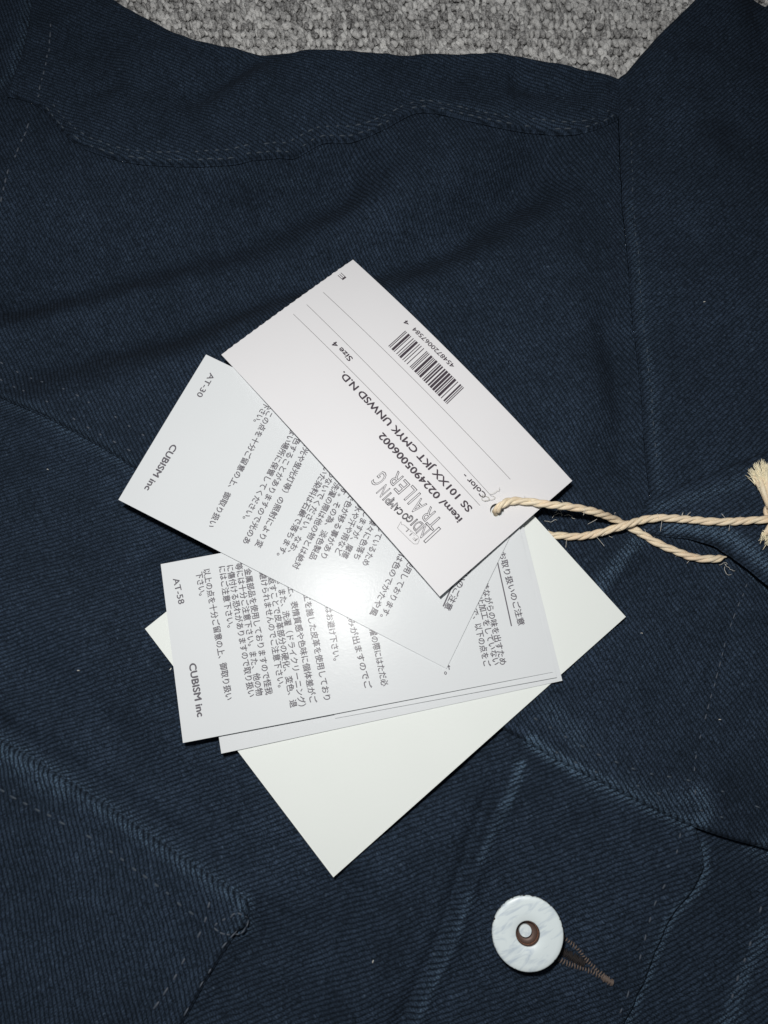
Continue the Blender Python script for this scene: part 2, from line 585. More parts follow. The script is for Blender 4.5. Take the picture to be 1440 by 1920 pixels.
def stitches(pan, px, parent, mat='thread', pitch=2.9, length=2.0, w=0.26, px_is_world=False, name='stitching', sink=0.02, z_un=0.0):
    line = px if px_is_world else smoothline(uns(px, pan.off + z_un), 0.3)
    line = resample(np.asarray(line), 0.1)
    V, Fc = [], []
    n = int(len(line) * 0.1 / pitch)
    for i in range(n):
        a = i * pitch + random.uniform(-0.15, 0.15)
        l = length * random.uniform(0.6, 1.15)
        if random.random() < 0.13: continue
        ks = [min(len(line) - 1, max(0, int((a + l * f) / 0.1))) for f in (0, 0.18, 0.5, 0.82, 1)]
        c = line[ks]
        if np.linalg.norm(c[0] - c[-1]) < 0.5: continue
        z = pan.z(c) + np.array([-0.14, 0.05, 0.13, 0.05, -0.14]) - sink - random.uniform(0, 0.14)
        tn = (c[-1] - c[0]); tn = tn / np.linalg.norm(tn)
        nn = np.array([-tn[1], tn[0]])
        b = len(V)
        jit = random.uniform(-0.13, 0.13)
        for k in range(5):
            r = (0.45, 0.9, 1.0, 0.9, 0.45)[k] * w
            for q in range(6):
                an = 2 * math.pi * q / 6
                V.append((c[k][0] + nn[0] * (r * math.cos(an) + jit), c[k][1] + nn[1] * (r * math.cos(an) + jit), z[k] + r * math.sin(an)))
        for k in range(4):
            for q in range(6):
                Fc.append([b + k * 6 + q, b + k * 6 + (q + 1) % 6, b + k * 6 + 6 + (q + 1) % 6, b + k * 6 + 6 + q])
    o = mesh_obj(name, V, Fc, M[mat], parent)
    o['kind'] = 'stuff'
    return o


# seams that several pieces share
YOKE = [(-160, 140), (-60, 170), (20, 176), (72, 196), (110, 238), (155, 272), (240, 299), (350, 307), (480, 313), (560, 303), (650, 268), (720, 236), (780, 206), (830, 209), (900, 225), (980, 241), (1070, 247), (1140, 228), (1200, 190), (1260, 160)]
CHEST = [(-240, 600), (-120, 668), (0, 738), (130, 802), (250, 876), (500, 1050), (760, 1250), (900, 1340), (990, 1392), (1060, 1432), (1150, 1478), (1230, 1518), (1290, 1545), (1360, 1570), (1440, 1592), (1560, 1625), (1690, 1660)]


def settle(px, off):
    """seam pixels -> pixels of the same seam points read on the plane z = off"""
    out = []
    for x, y in px:
        z = off
        for _ in range(6):
            p = un(x, y, z)
            z = off + float(drape(np.array([p[:2]]))[0])
        v = np.array([p[0], p[1], off]) - CAM
        yc, zc = v[1] * cp + v[2] * sp, -v[1] * sp + v[2] * cp
        out.append((720 + F_PX * v[0] / -zc, 960 - F_PX * yc / -zc))
    return out


YOKE = settle([tuple(p) for p in smoothline(YOKE, 25)], 4.8)
ARM = [(66, -70), (58, 0), (46, 66), (24, 140), (6, 190), (-12, 250), (-60, 420), (-110, 560)]


ARMW = smoothline(uns(ARM, 2.6), 1.0)


def dense(px, n=12):
    return [tuple(p) for p in smoothline(px, n)]


SILT = [tuple(p) for p in smoothline(SILH, 14)]

sleeve = Panel('sleeve', [(-280, -200), (-60, -128), (100, -60), (120, 60), (80, 190), (60, 300), (40, 480), (-60, 700), (-280, 640)], 2.2, -68, pucker=0.0, grid=1.3,
               lift=lambda P: -4.2 * np.exp(-(linedist(P, ARMW)[0] / 1.7) ** 2) - 8.0 * np.clip((P[:, 0] - np.interp(P[:, 1], ARMW[::-1, 1], ARMW[::-1, 0])) / 3.0, 0, 1))
under = Panel('under_placket', [(1120, 1500), (1300, 1500), (1700, 1620), (1700, 2080), (1020, 2080)], -2.6, 27, pucker=0.1)
front = Panel('lower_front', [(-280, 560)] + [(x, y - 60) for x, y in dense(CHEST[1:13])] + [(1293, 1470), (1303, 1545), (1318, 1590), (1323, 1632), (1300, 1672), (1258, 1725), (1230, 1790), (1208, 1850), (1172, 1930), (1120, 2080), (-280, 2080)], 0.0, 19, groove=(4.0,), pucker=0.14, thick=2.0, rnd=1.2, tuck=0.8)
chest = Panel('chest_yoke', [(-50, 130)] + [(80, 150), (300, 190), (700, 130), (1000, 150), (1200, 170), (1400, 230), (1700, 300)] + dense(CHEST[1:])[::-1] + [(-240, 610)] + [(-120, 560), (-65, 420), (-16, 250)], 3.0, -61, groove=(3.3,), pucker=0.12, thick=2.5, rnd=1.3, tuck=1.2)


def yoke_lift(P):
    return np.zeros(len(P))


yoke = Panel('shoulder_yoke', [t for t in SILT if -30 < t[0] < 1330 and not t[0] < 62] + [(1330, 200), (1262, 166)] + dense(YOKE)[::-1][:-14] + [(4, 196), (24, 140), (46, 66), (60, -10)], 4.8, -24, groove=(3.2,), pucker=0.05, thick=1.9, tuck=0.25)

band = Panel('neckband', [(1196, 1000), (1236, 1002), (1290, 1008), (1340, 1026), (1390, 1066), (1440, 1114), (1560, 1215), (1700, 1300), (1700, 780), (1440, 850), (1215, 930)], 5.6, 33, thick=3.0, rnd=2.4, pucker=0.10, tuck=3.0, drop=2.2,
             lift=lambda P: 6.0 * np.clip((P[:, 0] - un(1225, 1000)[0]) / 28, -0.5, 1.2))


def collar_lift(P):
    x0 = un(1170, 300)[0]
    return 4.0 * np.clip((20 - P[:, 1]) / 30, 0, 1) * np.clip((P[:, 0] - 78) / 25, 0, 1) + 1.6 * np.clip((P[:, 0] - x0) / 40, 0, 1) + 0.9 * np.clip((P[:, 1] - 60) / 60, 0, 1.2)


collar = Panel('collar', dense([(1161, 143), (1163, 220), (1167, 300), (1174, 390), (1184, 500), (1195, 600), (1206, 710), (1215, 810), (1221, 900), (1226, 956)]) + [(1300, 938), (1380, 908), (1440, 886), (1560, 840), (1720, 770), (1720, -160), (1560, -90)] + dense([(1440, 6), (1400, -30), (1370, -60), (1340, -40), (1300, 0), (1262, 34), (1230, 62), (1190, 108)]), 4.8, 43, thick=1.6, rnd=1.2, groove=(), pucker=0.14, z_un=1.5, lift=collar_lift, edge=(CSIL, 6.0, 7.0))

flap = Panel('pocket_flap', dense([(-280, 1215), (-120, 1318), (0, 1388), (60, 1422), (150, 1480), (250, 1546), (350, 1614), (430, 1668), (460, 1690)]) + [(465, 1712), (458, 1738), (446, 1750)] + dense([(440, 1752), (410, 1800), (378, 1852), (340, 1922), (300, 2000), (270, 2080)]) + [(-280, 2080)], 3.0, -72, groove=(4.6,), pucker=0.18, thick=2.6, rnd=1.3, tuck=1.0)

# topstitching
def inset(px, d, off):
    l = smoothline(uns(px, off), 0.5)
    t = np.gradient(l, axis=0); t /= np.linalg.norm(t, axis=1)[:, None]
    return l + np.stack([-t[:, 1], t[:, 0]], 1) * d


stitches(yoke, inset(YOKE[10:-4], 3.2, 4.8), yoke.obj, px_is_world=True)
stitches(yoke, inset(YOKE[10:-4], 0.9, 4.8), yoke.obj, px_is_world=True)
stitches(yoke, [(97, 30), (92, 80), (84, 120), (74, 165), (66, 190)], yoke.obj, mat='thread_dark')
stitches(chest, [(62, 215), (50, 240), (36, 270), (22, 310), (10, 345), (-10, 400)], chest.obj, mat='thread_dark')
stitches(chest, [(-100, 618), (0, 668), (110, 722), (190, 768), (262, 812), (420, 910)], chest.obj, mat='thread_dark', pitch=4.6, length=1.2)
stitches(chest, [(-100, 655), (0, 704), (110, 766), (175, 808), (250, 850), (420, 960)], chest.obj, mat='thread_dark', pitch=4.6, length=1.2)
stitches(chest, [(1000, 1345), (1080, 1392), (1180, 1440), (1285, 1462), (1345, 1480), (1440, 1520), (1520, 1545)], chest.obj, pitch=4.2, length=1.3)
stitches(chest, [(1040, 1410), (1120, 1448), (1220, 1482), (1290, 1512), (1400, 1545)], chest.obj, pitch=5.0, length=1.2)
stitches(chest, [(1400, 1095), (1382, 1140), (1366, 1190), (1352, 1250), (1340, 1300), (1322, 1360), (1308, 1410), (1302, 1440), (1300, 1500)], chest.obj, mat='thread_dark', pitch=2.6, length=2.0, w=0.17)
stitches(front, [(1276, 1560), (1266, 1600), (1255, 1640), (1236, 1680), (1220, 1720), (1204, 1780), (1184, 1840), (1160, 1910), (1130, 1990)], front.obj, mat='thread_dark', pitch=4.0, length=1.7, w=0.2)
stitches(flap, [(-150, 1390), (0, 1478), (100, 1530), (200, 1590), (300, 1662), (365, 1718), (395, 1722)], flap.obj, pitch=3.3, length=1.8)
stitches(flap, [(394, 1690), (384, 1725), (372, 1752), (350, 1790), (328, 1830), (305, 1868), (275, 1910), (240, 1970)], flap.obj, mat='thread_dark', pitch=3.2, length=2.2)
stitches(flap, [(442, 1748), (415, 1780), (395, 1815), (375, 1850), (352, 1890), (330, 1930)], flap.obj, mat='thread_dark', pitch=3.0, length=2.0)
stitches(flap, [(422, 1722), (400, 1740), (428, 1755), (452, 1752), (460, 1725), (440, 1712), (425, 1728)], flap.obj, mat='thread_dark', pitch=1.6, length=1.6, w=0.2, name='bar_tack')
stitches(collar, [(1182, 200), (1186, 300), (1192, 400), (1203, 520), (1214, 640), (1224, 740), (1232, 830), (1238, 900)], collar.obj, pitch=3.0, length=1.5, w=0.17, z_un=1.5)
stitches(collar, [(1250, 938), (1320, 915), (1400, 885), (1470, 858)], collar.obj, pitch=2.6, length=1.7, w=0.2, z_un=1.5)
stitches(under, [(1430, 1700), (1405, 1780), (1375, 1860), (1340, 1950)], under.obj, mat='thread_dark', pitch=4.0, length=1.5)

cloth_bvh = BVHTree.FromPolygons([Vector(p) for p in np.vstack(ALLV)], ALLF)


def cloth_z(x, y):
    h = cloth_bvh.ray_cast(Vector((x, y, 200)), Vector((0, 0, -1)))
    return h[0].z if h[0] is not None else -20.0


# ------------------------------------------------------------------ carpet
carpet = mesh_obj('carpet_floor', [(-500, -500, -21.5), (500, -500, -21.5), (500, 500, -21.5), (-500, 500, -21.5)], [[0, 1, 2, 3]], M['carpet'])
tag(carpet, 'grey flecked loop pile carpet under the jacket', 'carpet', kind='structure')


def build_pile():
    bm = bmesh.new()
    bmesh.ops.create_icosphere(bm, subdivisions=2, radius=1.0)
    bv = np.array([v.co[:] for v in bm.verts]); bf = np.array([[v.index for v in f.verts] for f in bm.faces])
    bm.free()
    variants = []
    for k in range(10):
        f = waves(7, 0.9, 2.4, 100 + k)
        r = 1 + 0.13 * f(bv[:, :2] + bv[:, 2:3] * 0.7)
        variants.append(bv * r[:, None])
    V, Fc, T = [], [], []
    n = 0
    mott = waves(10, 8, 30, 41)
    bm = bmesh.new()
    bmesh.ops.create_icosphere(bm, subdivisions=1, radius=1.0)
    cv = np.array([v.co[:] for v in bm.verts]); cf = np.array([[v.index for v in f.verts] for f in bm.faces])
    bm.free()
    for yy in np.arange(80, 290, 1.9):
        for xx in np.arange(-240, 242, 1.75):
            far = abs(xx) > 150 or yy > 215
            x = xx + rng.normal(0, 0.42) + 0.9 * math.sin(yy * 0.9)
            y = yy + rng.normal(0, 0.42)
            if y < np.interp(x, silh[:, 0], silh[:, 1]) - 9 or (x > 70 and y < 80): continue
            row = 0.5 + 0.5 * math.sin(y * 2 * math.pi / 4.0 + 0.5 * math.sin(x * 0.35))
            v = cv if far else variants[rng.integers(10)]
            a = rng.uniform(-0.7, 0.7) + 0.6
            sx, sy, sz = rng.uniform(0.65, 1.05), rng.uniform(0.95, 1.6), rng.uniform(0.8, 1.4)
            p = v * [sx, sy, sz]
            ca, sa = math.cos(a), math.sin(a)
            tl = 0.5
            q = np.column_stack([p[:, 0] * ca - p[:, 1] * sa, p[:, 0] * sa + p[:, 1] * ca, p[:, 2]])
            q[:, 1] += q[:, 2] * 0.25
            V.append(q + [x, y, -20.6 + 1.0 * row + rng.normal(0, 0.22)])
            Fc.append((cf if far else bf) + n); n += len(v)
            t = np.clip(0.45 + 0.22 * float(mott(np.array([[x, y]]))[0]) * 0.6 + rng.normal(0, 0.36), 0, 1)
            T.append(np.full(len(v), t))
    V = np.vstack(V); Fc = np.vstack(Fc); T = np.concatenate(T)
    me = bpy.data.meshes.new('carpet_pile')
    me.vertices.add(len(V)); me.vertices.foreach_set('co', (V * S).ravel())
    me.loops.add(len(Fc) * 3); me.loops.foreach_set('vertex_index', Fc.ravel().astype(np.int32))
    me.polygons.add(len(Fc)); me.polygons.foreach_set('loop_start', np.arange(0, len(Fc) * 3, 3, dtype=np.int32))
    me.update(calc_edges=True)
    me.polygons.foreach_set('use_smooth', [True] * len(Fc))
    a = me.attributes.new('tint', 'FLOAT', 'POINT'); a.data.foreach_set('value', T.astype(np.float32))
    me.materials.append(M['carpet'])
    o = bpy.data.objects.new('carpet_pile', me)
    col.objects.link(o); o.parent = carpet
    tag(o, kind='stuff')


build_pile()


# ------------------------------------------------------------------ button and buttonhole
def lathe(name, prof, c, mat, parent, seg=56, tilt=(0, 0), attr=None, flat=False):
    V, Fc, A = [], [], []
    for r, z in prof:
        for q in range(seg):
            an = 2 * math.pi * q / seg
            x, y = r * math.cos(an), r * math.sin(an)
            V.append((x, y, z + tilt[0] * x + tilt[1] * y)); A.append(attr(r, z) if attr else 0)
    for k in range(len(prof) - 1):
        for q in range(seg):
            Fc.append([k * seg + q, k * seg + (q + 1) % seg, (k + 1) * seg + (q + 1) % seg, (k + 1) * seg + q])
    o = mesh_obj(name, V, Fc, mat, None, smooth=not flat, attrs={'edge': ('FLOAT', A)})
    if parent is not None:
        o.parent = parent
        o.location = (Vector(c) * S) - parent_loc(parent)
    return o


bz = 6.6
bc = un(990, 1751, bz + 0.8)
BR = 7.75
TL = (0.07, 0.07)
button = lathe('button', [(2.55, 0.0), (2.5, 1.3), (2.62, 1.66), (2.8, 1.78), (4.6, 1.80), (6.6, 1.78), (7.4, 1.72), (7.66, 1.55), (BR, 1.15), (7.65, 0.45), (7.2, 0.25), (3.0, 0.2), (2.55, 0.0)],
               (bc[0], bc[1], bz - 1.0), M['paint'], jacket, tilt=TL, attr=lambda r, z: max(0, (r - 7.0) / 0.6) if z > 0.5 else 1.2)
button['label'] = 'round button smeared with white paint, copper socket in its middle'
lathe('socket', [(2.62, 1.62), (2.5, 1.5), (2.4, 0.6), (2.3, -0.9), (1.5, -1.1), (0.01, -1.1)], (bc[0], bc[1], bz - 1.0), M['socket'], button, tilt=TL)
lathe('rivet', [(1.35, -1.1), (1.35, 0.25), (1.28, 0.36), (0.6, 0.37), (0.01, 0.37)], (bc[0] - 0.28, bc[1] + 0.3, bz - 1.0), M['paint'], button, seg=28, tilt=TL, flat=True)
lathe('rim', [(2.46, 0.75), (2.30, 0.62), (2.30, 0.30), (2.44, 0.2)], (bc[0], bc[1], bz - 1.0), M['copper'], button, tilt=TL)
czb = cloth_z(bc[0], bc[1])
lathe('shank', [(3.6, czb - bz + 0.5), (2.7, czb - bz + 1.1), (2.4, 0.0)], (bc[0], bc[1], bz - 1.0), M['copper'], button, seg=28)


def thread_run(pts_px, n, amp, w, mat, V, Fc):
    line = smoothline(uns(pts_px), 0.05)
    for i in range(n):
        k = int((i + 0.5) / n * (len(line) - 1))
        c = line[k]
        t = line[min(k + 3, len(line) - 1)] - line[max(0, k - 3)]
        t = t / (np.linalg.norm(t) + 1e-9)
        nn = np.array([-t[1], t[0]])
        an0 = random.uniform(-0.28, 0.28)
        nn = nn * math.cos(an0) + t * math.sin(an0)
        l = amp * random.uniform(0.7, 1.2)
        b = len(V)
        for s in range(5):
            f = s / 4 - 0.5
            p = c + nn * l * 2 * f
            z = cloth_z(*p) + 0.32 - 1.2 * f * f + random.uniform(-0.03, 0.03)
            r = w * (1 - 1.3 * f * f)
            for q in range(6):
                a = 2 * math.pi * q / 6
                V.append((p[0] + t[0] * r * math.cos(a), p[1] + t[1] * r * math.cos(a), z + r * math.sin(a)))
        for s in range(4):
            for q in range(6):
                Fc.append([b + s * 6 + q, b + s * 6 + (q + 1) % 6, b + s * 6 + 6 + (q + 1) % 6, b + s * 6 + 6 + q])


V, Fc = [], []
thread_run([(1040, 1795), (1065, 1806), (1090, 1814), (1112, 1822), (1138, 1836)], 20, 0.55, 0.17, None, V, Fc)
thread_run([(1056, 1757), (1080, 1776), (1100, 1800), (1118, 1818), (1142, 1838)], 22, 0.55, 0.17, None, V, Fc)
thread_run([(1128, 1830), (1148, 1842)], 12, 0.75, 0.14, None, V, Fc)
bh = mesh_obj('buttonhole', V, Fc, M['brown'], jacket); bh['kind'] = 'stuff'
bh['label'] = 'buttonhole edged in brown thread beside the white button'
V, Fc = [], []
thread_run([(1045, 1778), (1070, 1792), (1095, 1806)], 22, 0.95, 0.2, None, V, Fc)
o = mesh_obj('buttonhole_gap', V, Fc, M['gap_shade'], bh); o['kind'] = 'stuff'  # dark strands painting the shade of the open slit


# ------------------------------------------------------------------ cards
DEBUG = None


class Card:
    """a thin printed card: rectangle from two edges, gently bent"""

    def __init__(self, name, label, mat, A, B, D, zA, zB, zD, thick, arch=(0, 0), cat='hang tag', hole=None, perf=False, z0=0.0, curl=None, below=None, group=None):
        """A corner, B next corner along s, D corner along t (photo pixels), with their heights"""
        self.arch, self.thick, self.curl, self.dz = arch, thick, curl, 0.0
        dz = 0.0
        for it in range(5):                     # settle on what lies below, keeping the corners in sight where they are
            self.corners(A, B, D, zA + dz, zB + dz, zD + dz)
            S_, T_ = np.meshgrid(np.linspace(0, self.Ls, 40), np.linspace(0, self.Lt, 30))
            st = np.stack([S_.ravel(), T_.ravel()], 1)
            cl = [self.zst(s_, t_) - thick - max(f(x, y) for f in below) for (x, y), (s_, t_) in zip(self.xy(st), st)]
            dz += 0.03 - min(cl)
        if DEBUG: DEBUG.write('%s %.1f x %.1f dz %.2f\n' % (label, self.Ls, self.Lt, dz))
        ns, nt = int(self.Ls / 1.6) + 2, int(self.Lt / 1.6) + 2
        # outline
        o = []
        for k in range(ns): o.append((self.Ls * k / ns, 0))
        for k in range(nt): o.append((self.Ls, self.Lt * k / nt))
        for k in range(ns): o.append((self.Ls * (1 - k / ns), self.Lt))
        if perf:
            m = int(self.Lt / 0.42)
            r = np.random.default_rng(5)
            for k in range(m):
                f = 1 - k / m
                o.append((0.0 - (0.15 if (k % 5) in (1, 2) else 0.0) * r.uniform(0.5, 1.2) if 2 < k < m - 2 else 0, self.Lt * f))
        else:
            for k in range(nt): o.append((0, self.Lt * (1 - k / nt)))
        n0 = len(o)
        V = list(o); E = [(i, (i + 1) % n0) for i in range(n0)]; fcs = [list(range(n0))]
        if hole is not None:
            hs, ht = self.local(self.pix(hole))
            self.hole = (hs, ht); nh = 20; b = len(V)
            V += [(hs + 1.75 * math.cos(2 * math.pi * k / nh), ht + 1.75 * math.sin(2 * math.pi * k / nh)) for k in range(nh)]
            E += [(b + k, b + (k + 1) % nh) for k in range(nh)]
            fcs.append([b + k for k in range(nh)][::-1])
        for i in range(1, ns):
            for j in range(1, nt):
                p = (self.Ls * i / ns, self.Lt * j / nt)
                if hole is not None and math.hypot(p[0] - hs, p[1] - ht) < 2.4: continue
                V.append(p)
        res = delaunay_2d_cdt([Vector(p) for p in V], E, fcs, 2 if hole is not None else 1, 1e-5)
        st = np.array([tuple(p) for p in res[0]])
        faces = [list(f) for f in res[2]]
        if hole is not None:
            faces = [f for f in faces if math.hypot(*(st[f].mean(0) - [hs, ht])) > 1.6]
        self.st = st
        xy = self.xy(st)
        zt = self.zst(st[:, 0], st[:, 1])
        top = np.column_stack([xy, zt]); bot = np.column_stack([xy, zt - thick])
        n = len(top)
        a0 = (top[faces[0][1]] - top[faces[0][0]])[:2]; b0 = (top[faces[0][2]] - top[faces[0][0]])[:2]
        if a0[0] * b0[1] - a0[1] * b0[0] < 0: faces = [f[::-1] for f in faces]
        bnd = Panel.boundary(faces)
        F2 = faces + [[i + n for i in f[::-1]] for f in faces]
        nf = len(F2)
        F2 += [[a, a + n, b + n, b] for a, b in bnd]
        base = np.array([xy[:, 0].mean(), xy[:, 1].mean(), bot[:, 2].min()])
        self.root = empty(name, base)
        tag(self.root, label, cat, group)
        self.obj = mesh_obj('card', np.vstack([top, bot]), F2, mat, self.root, smooth=False)

    def corners(self, A, B, D, zA, zB, zD):
        self.A = un(*A, zA); self.B = un(*B, zB); self.D = un(*D, zD)
        es, et = self.B[:2] - self.A[:2], self.D[:2] - self.A[:2]
        self.Ls, self.Lt = np.linalg.norm(es), np.linalg.norm(et)
        # true rectangle: keep s, square t
        us = es / self.Ls
        ut = np.array([-us[1], us[0]])
        if ut @ et < 0: ut = -ut
        mid = (ut + et / self.Lt); ut = mid / np.linalg.norm(mid)
        us2 = np.array([ut[1], -ut[0]])
        if us2 @ us < 0: us2 = -us2
        self.us, self.ut = us2, ut
        self.gs = (self.B[2] - self.A[2]) / self.Ls
        self.gt = (self.D[2] - self.A[2]) / self.Lt

    def xy(self, st):
        st = np.atleast_2d(st)
        return self.A[:2] + st[:, :1] * self.us + st[:, 1:2] * self.ut

    def local(self, p):
        d = np.asarray(p)[..., :2] - self.A[:2]
        return d @ self.us, d @ self.ut

    def zst(self, s, t):
        fs, ft = s / self.Ls, t / self.Lt
        z = self.A[2] + self.gs * s + self.gt * t + self.arch[0] * 4 * fs * (1 - fs) + self.arch[1] * 4 * ft * (1 - ft) + self.dz
        if self.curl is not None: z = z + self.curl(fs, ft)
        return z

    def z(self, x, y):
        s, t = self.local(np.array([x, y]))
        if s < -0.5 or t < -0.5 or s > self.Ls + 0.5 or t > self.Lt + 0.5: return -99
        return self.zst(s, t)

    def pix(self, p):
        """photo pixel -> point on this card"""
        z = self.A[2]
        for _ in range(5):
            q = un(p[0], p[1], z)
            s, t = self.local(q)
            z = self.zst(s, t)
        return q[:2]

    def lay(self, xy, lift=0.04):
        s, t = self.local(xy)
        return np.column_stack([xy, self.zst(s, t) + lift])

    def text(self, body, p0, p1, h, mat, bold=0.0, hidden='', outline=0.0, stretch=None, name='printed_text'):
        """text whose mid-line runs from pixel p0 to p1; h = glyph em height in mm"""
        w0, w1 = self.pix(p0), self.pix(p1)
        full = hidden + body
        v, f, xmax, xmin = text_mesh(full, bold, outline)
        if hidden:
            _, _, hx, _ = text_mesh(hidden, bold, outline, adv=True)
        else:
            hx = xmin
        d = w1 - w0; L = np.linalg.norm(d); d = d / L
        up = np.array([-d[1], d[0]])
        sx = L / (xmax - hx)
        cjk = any(ord(c) > 0x2fff for c in body)
        yc = 0.37 if cjk else 0.36
        lay = [0.0]
        if bold:
            offs = [(0, 0), (bold, 0), (-bold, 0), (0, bold), (0, -bold)]
            n0 = len(v)
            lay = np.repeat(np.arange(5) * 0.0025, n0)
            f = [[i + k * n0 for i in q] for k in range(5) for q in f]
            v = np.vstack([v + [a, b, 0] for a, b in offs])
        P = w0 + ((v[:, 0] - hx) * sx)[:, None] * d + ((v[:, 1] - yc) * h)[:, None] * up
        s, t = self.local(P)
        keep = (s > 0.05) & (t > 0.05) & (s < self.Ls - 0.05) & (t < self.Lt - 0.05)
        f = [q for q in f if all(keep[i] for i in q)]
        if not f: return
        z3 = self.lay(P)
        z3[:, 2] += lay
        return mesh_obj(name, z3, f, M[mat], self.root, smooth=False)

    def strip(self, p0, p1, w, mat, name='printed_rule'):
        a, b = self.pix(p0), self.pix(p1)
        n = max(2, int(np.linalg.norm(b - a) / 1.5))
        d = (b - a) / np.linalg.norm(b - a); nn = np.array([-d[1], d[0]]) * w / 2
        V, Fc = [], []
        for k in range(n + 1):
            c = a + (b - a) * k / n
            V += [c + nn, c - nn]
        for k in range(n): Fc.append([2 * k, 2 * k + 1, 2 * k + 3, 2 * k + 2])
        return mesh_obj(name, self.lay(np.array(V)), Fc, M[mat], self.root, smooth=False)


_tc = {}


def text_mesh(body, bold=0.0, outline=0.0, adv=False):
    key = (body, bold, outline)
    if key in _tc: return _tc[key]
    cu = bpy.data.curves.new('glyphs', 'FONT')
    cu.body = body
    cu.size = 1.0
    cu.resolution_u = 3
    if outline:
        cu.fill_mode = 'NONE'
        cu.bevel_depth = outline
        cu.bevel_resolution = 0
    ob = bpy.data.objects.new('glyphs', cu)
    col.objects.link(ob)
    dg = bpy.context.evaluated_depsgraph_get()
    ev = ob.evaluated_get(dg)
    me = ev.to_mesh()
    v = np.array([x.co[:] for x in me.vertices]) if len(me.vertices) else np.zeros((1, 3))
    f = [list(p.vertices) for p in me.polygons]
    ev.to_mesh_clear()
    bpy.data.objects.remove(ob); bpy.data.curves.remove(cu)
    _tc[key] = (v, f, v[:, 0].max(), v[:, 0].min())
    return _tc[key]


CZ = [cloth_z]
big = Card('backing_card', 'blank thick cream card at the bottom of the pile of tags', M['cream'],
           (625, 1645), (1172, 1155), (273, 1178), 2.4, 5.0, 4.2, 0.9, cat='card', below=CZ, arch=(0.3, 0))
CZ = CZ + [big.z]
sl = Card('care_card', 'plain white sheet sticking out beyond the card printed with AT-58', M['care'],
          (415, 1413), (1052, 1267), (370, 1090), 3.6, 4.5, 5.6, 0.28, below=CZ)
CZ = CZ + [sl.z]
sl2 = Card('paper_slip', 'narrow white slip whose edge peeps out under the card printed AT-58', M['care'],
           (628, 1347), (1043, 1266), (600, 1160), 4.2, 5.0, 5.2, 0.2, cat='card', below=CZ)
CZ = CZ + [sl2.z]
at58 = Card('care_card', 'white care card printed AT-58 lying on the cream card', M['care'],
            (343, 1393), (1037, 1263), (300, 1058), 4.2, 4.9, 6.4, 0.32, below=CZ, arch=(0.25, 0))
CZ = CZ + [at58.z]
at30 = Card('care_card', 'tilted white care card printed AT-30 under the barcode tag', M['care'],
            (222, 937), (838, 1252), (387, 665), 8.4, 6.2, 10.2, 0.34, below=CZ, arch=(0.5, 0.2))
CZ = CZ + [at30.z]
item = Card('price_tag', 'white tag with barcode and outlined lettering logo on top of the pile', M['item'],
            (415, 665), (825, 1118), (662, 487), 9.4, 9.8, 7.4, 0.36, below=CZ, arch=(2.6, 0.3), hole=(932, 957), perf=True)
CZ = CZ + [item.z]

# writing on the care card AT-58
K = dict(h=1.95, mat='ink_grey', bold=0.02)
for body, p0, p1, hid in [
    ('お取り扱いのご注意', (941, 1036), (978, 1172), ''),
    ('昔ながらの味を出すため', (908, 1092), (944, 1246), ''),
    ('止加工をしていない', (900, 1118), (931, 1246), '縮み防'),
    ('で、以下の点をご', (889, 1140), (914, 1250), '加工なの'),
    ('願い致します。', (818, 1150), (840, 1264), '留意をお'),
    ('ただ必', (713, 1245), (722, 1286), '洗濯の際には'),
    ('のでご', (678, 1240), (691, 1291), '縮みが出ます'),
    ('はお避け下さい。', (615, 1136), (632, 1238), '乾燥機'),
    ('工を施した皮革を使用しており', (574, 1112), (614, 1312), '特殊加'),
    ('上、表情質感や色味に個体差がご', (545, 1098), (588, 1318), '性質'),
    ('。また、洗濯（ドライクリーニング）', (525, 1088), (567, 1324), 'ます'),
    ('返すことで皮革部分の硬化、変色、退', (508, 1080), (551, 1326), 'を'),
    ('避けられませんのでご注意下さい。', (492, 1072), (528, 1288), '色'),
    ('金属部品を使用しておりますので怪我', (464, 1066), (505, 1302), ''),
    ('等には十分ご注意下さい。また、他の物', (447, 1056), (487, 1304), ''),
    ('に傷付ける恐れがありますので取り扱い', (431, 1060), (472, 1306), ''),
    ('にはご注意下さい。', (416, 1062), (433, 1176), ''),
    ('以上の点を十分ご留意の上、御取り扱い', (387, 1067), (430, 1312), ''),
    ('下さい。', (373, 1073), (380, 1116), ''),
]:
    at58.text(body, p0, p1, hidden=hid, **K)
at58.text('AT-58', (330, 1084), (341, 1132), 2.15, 'ink_grey', bold=0.014)
at58.text('CUBISM inc', (361, 1244), (377, 1343), 2.35, 'ink_grey', bold=0.034)
at58.strip((932, 1050), (959, 1174), 0.30, 'ink_grey')

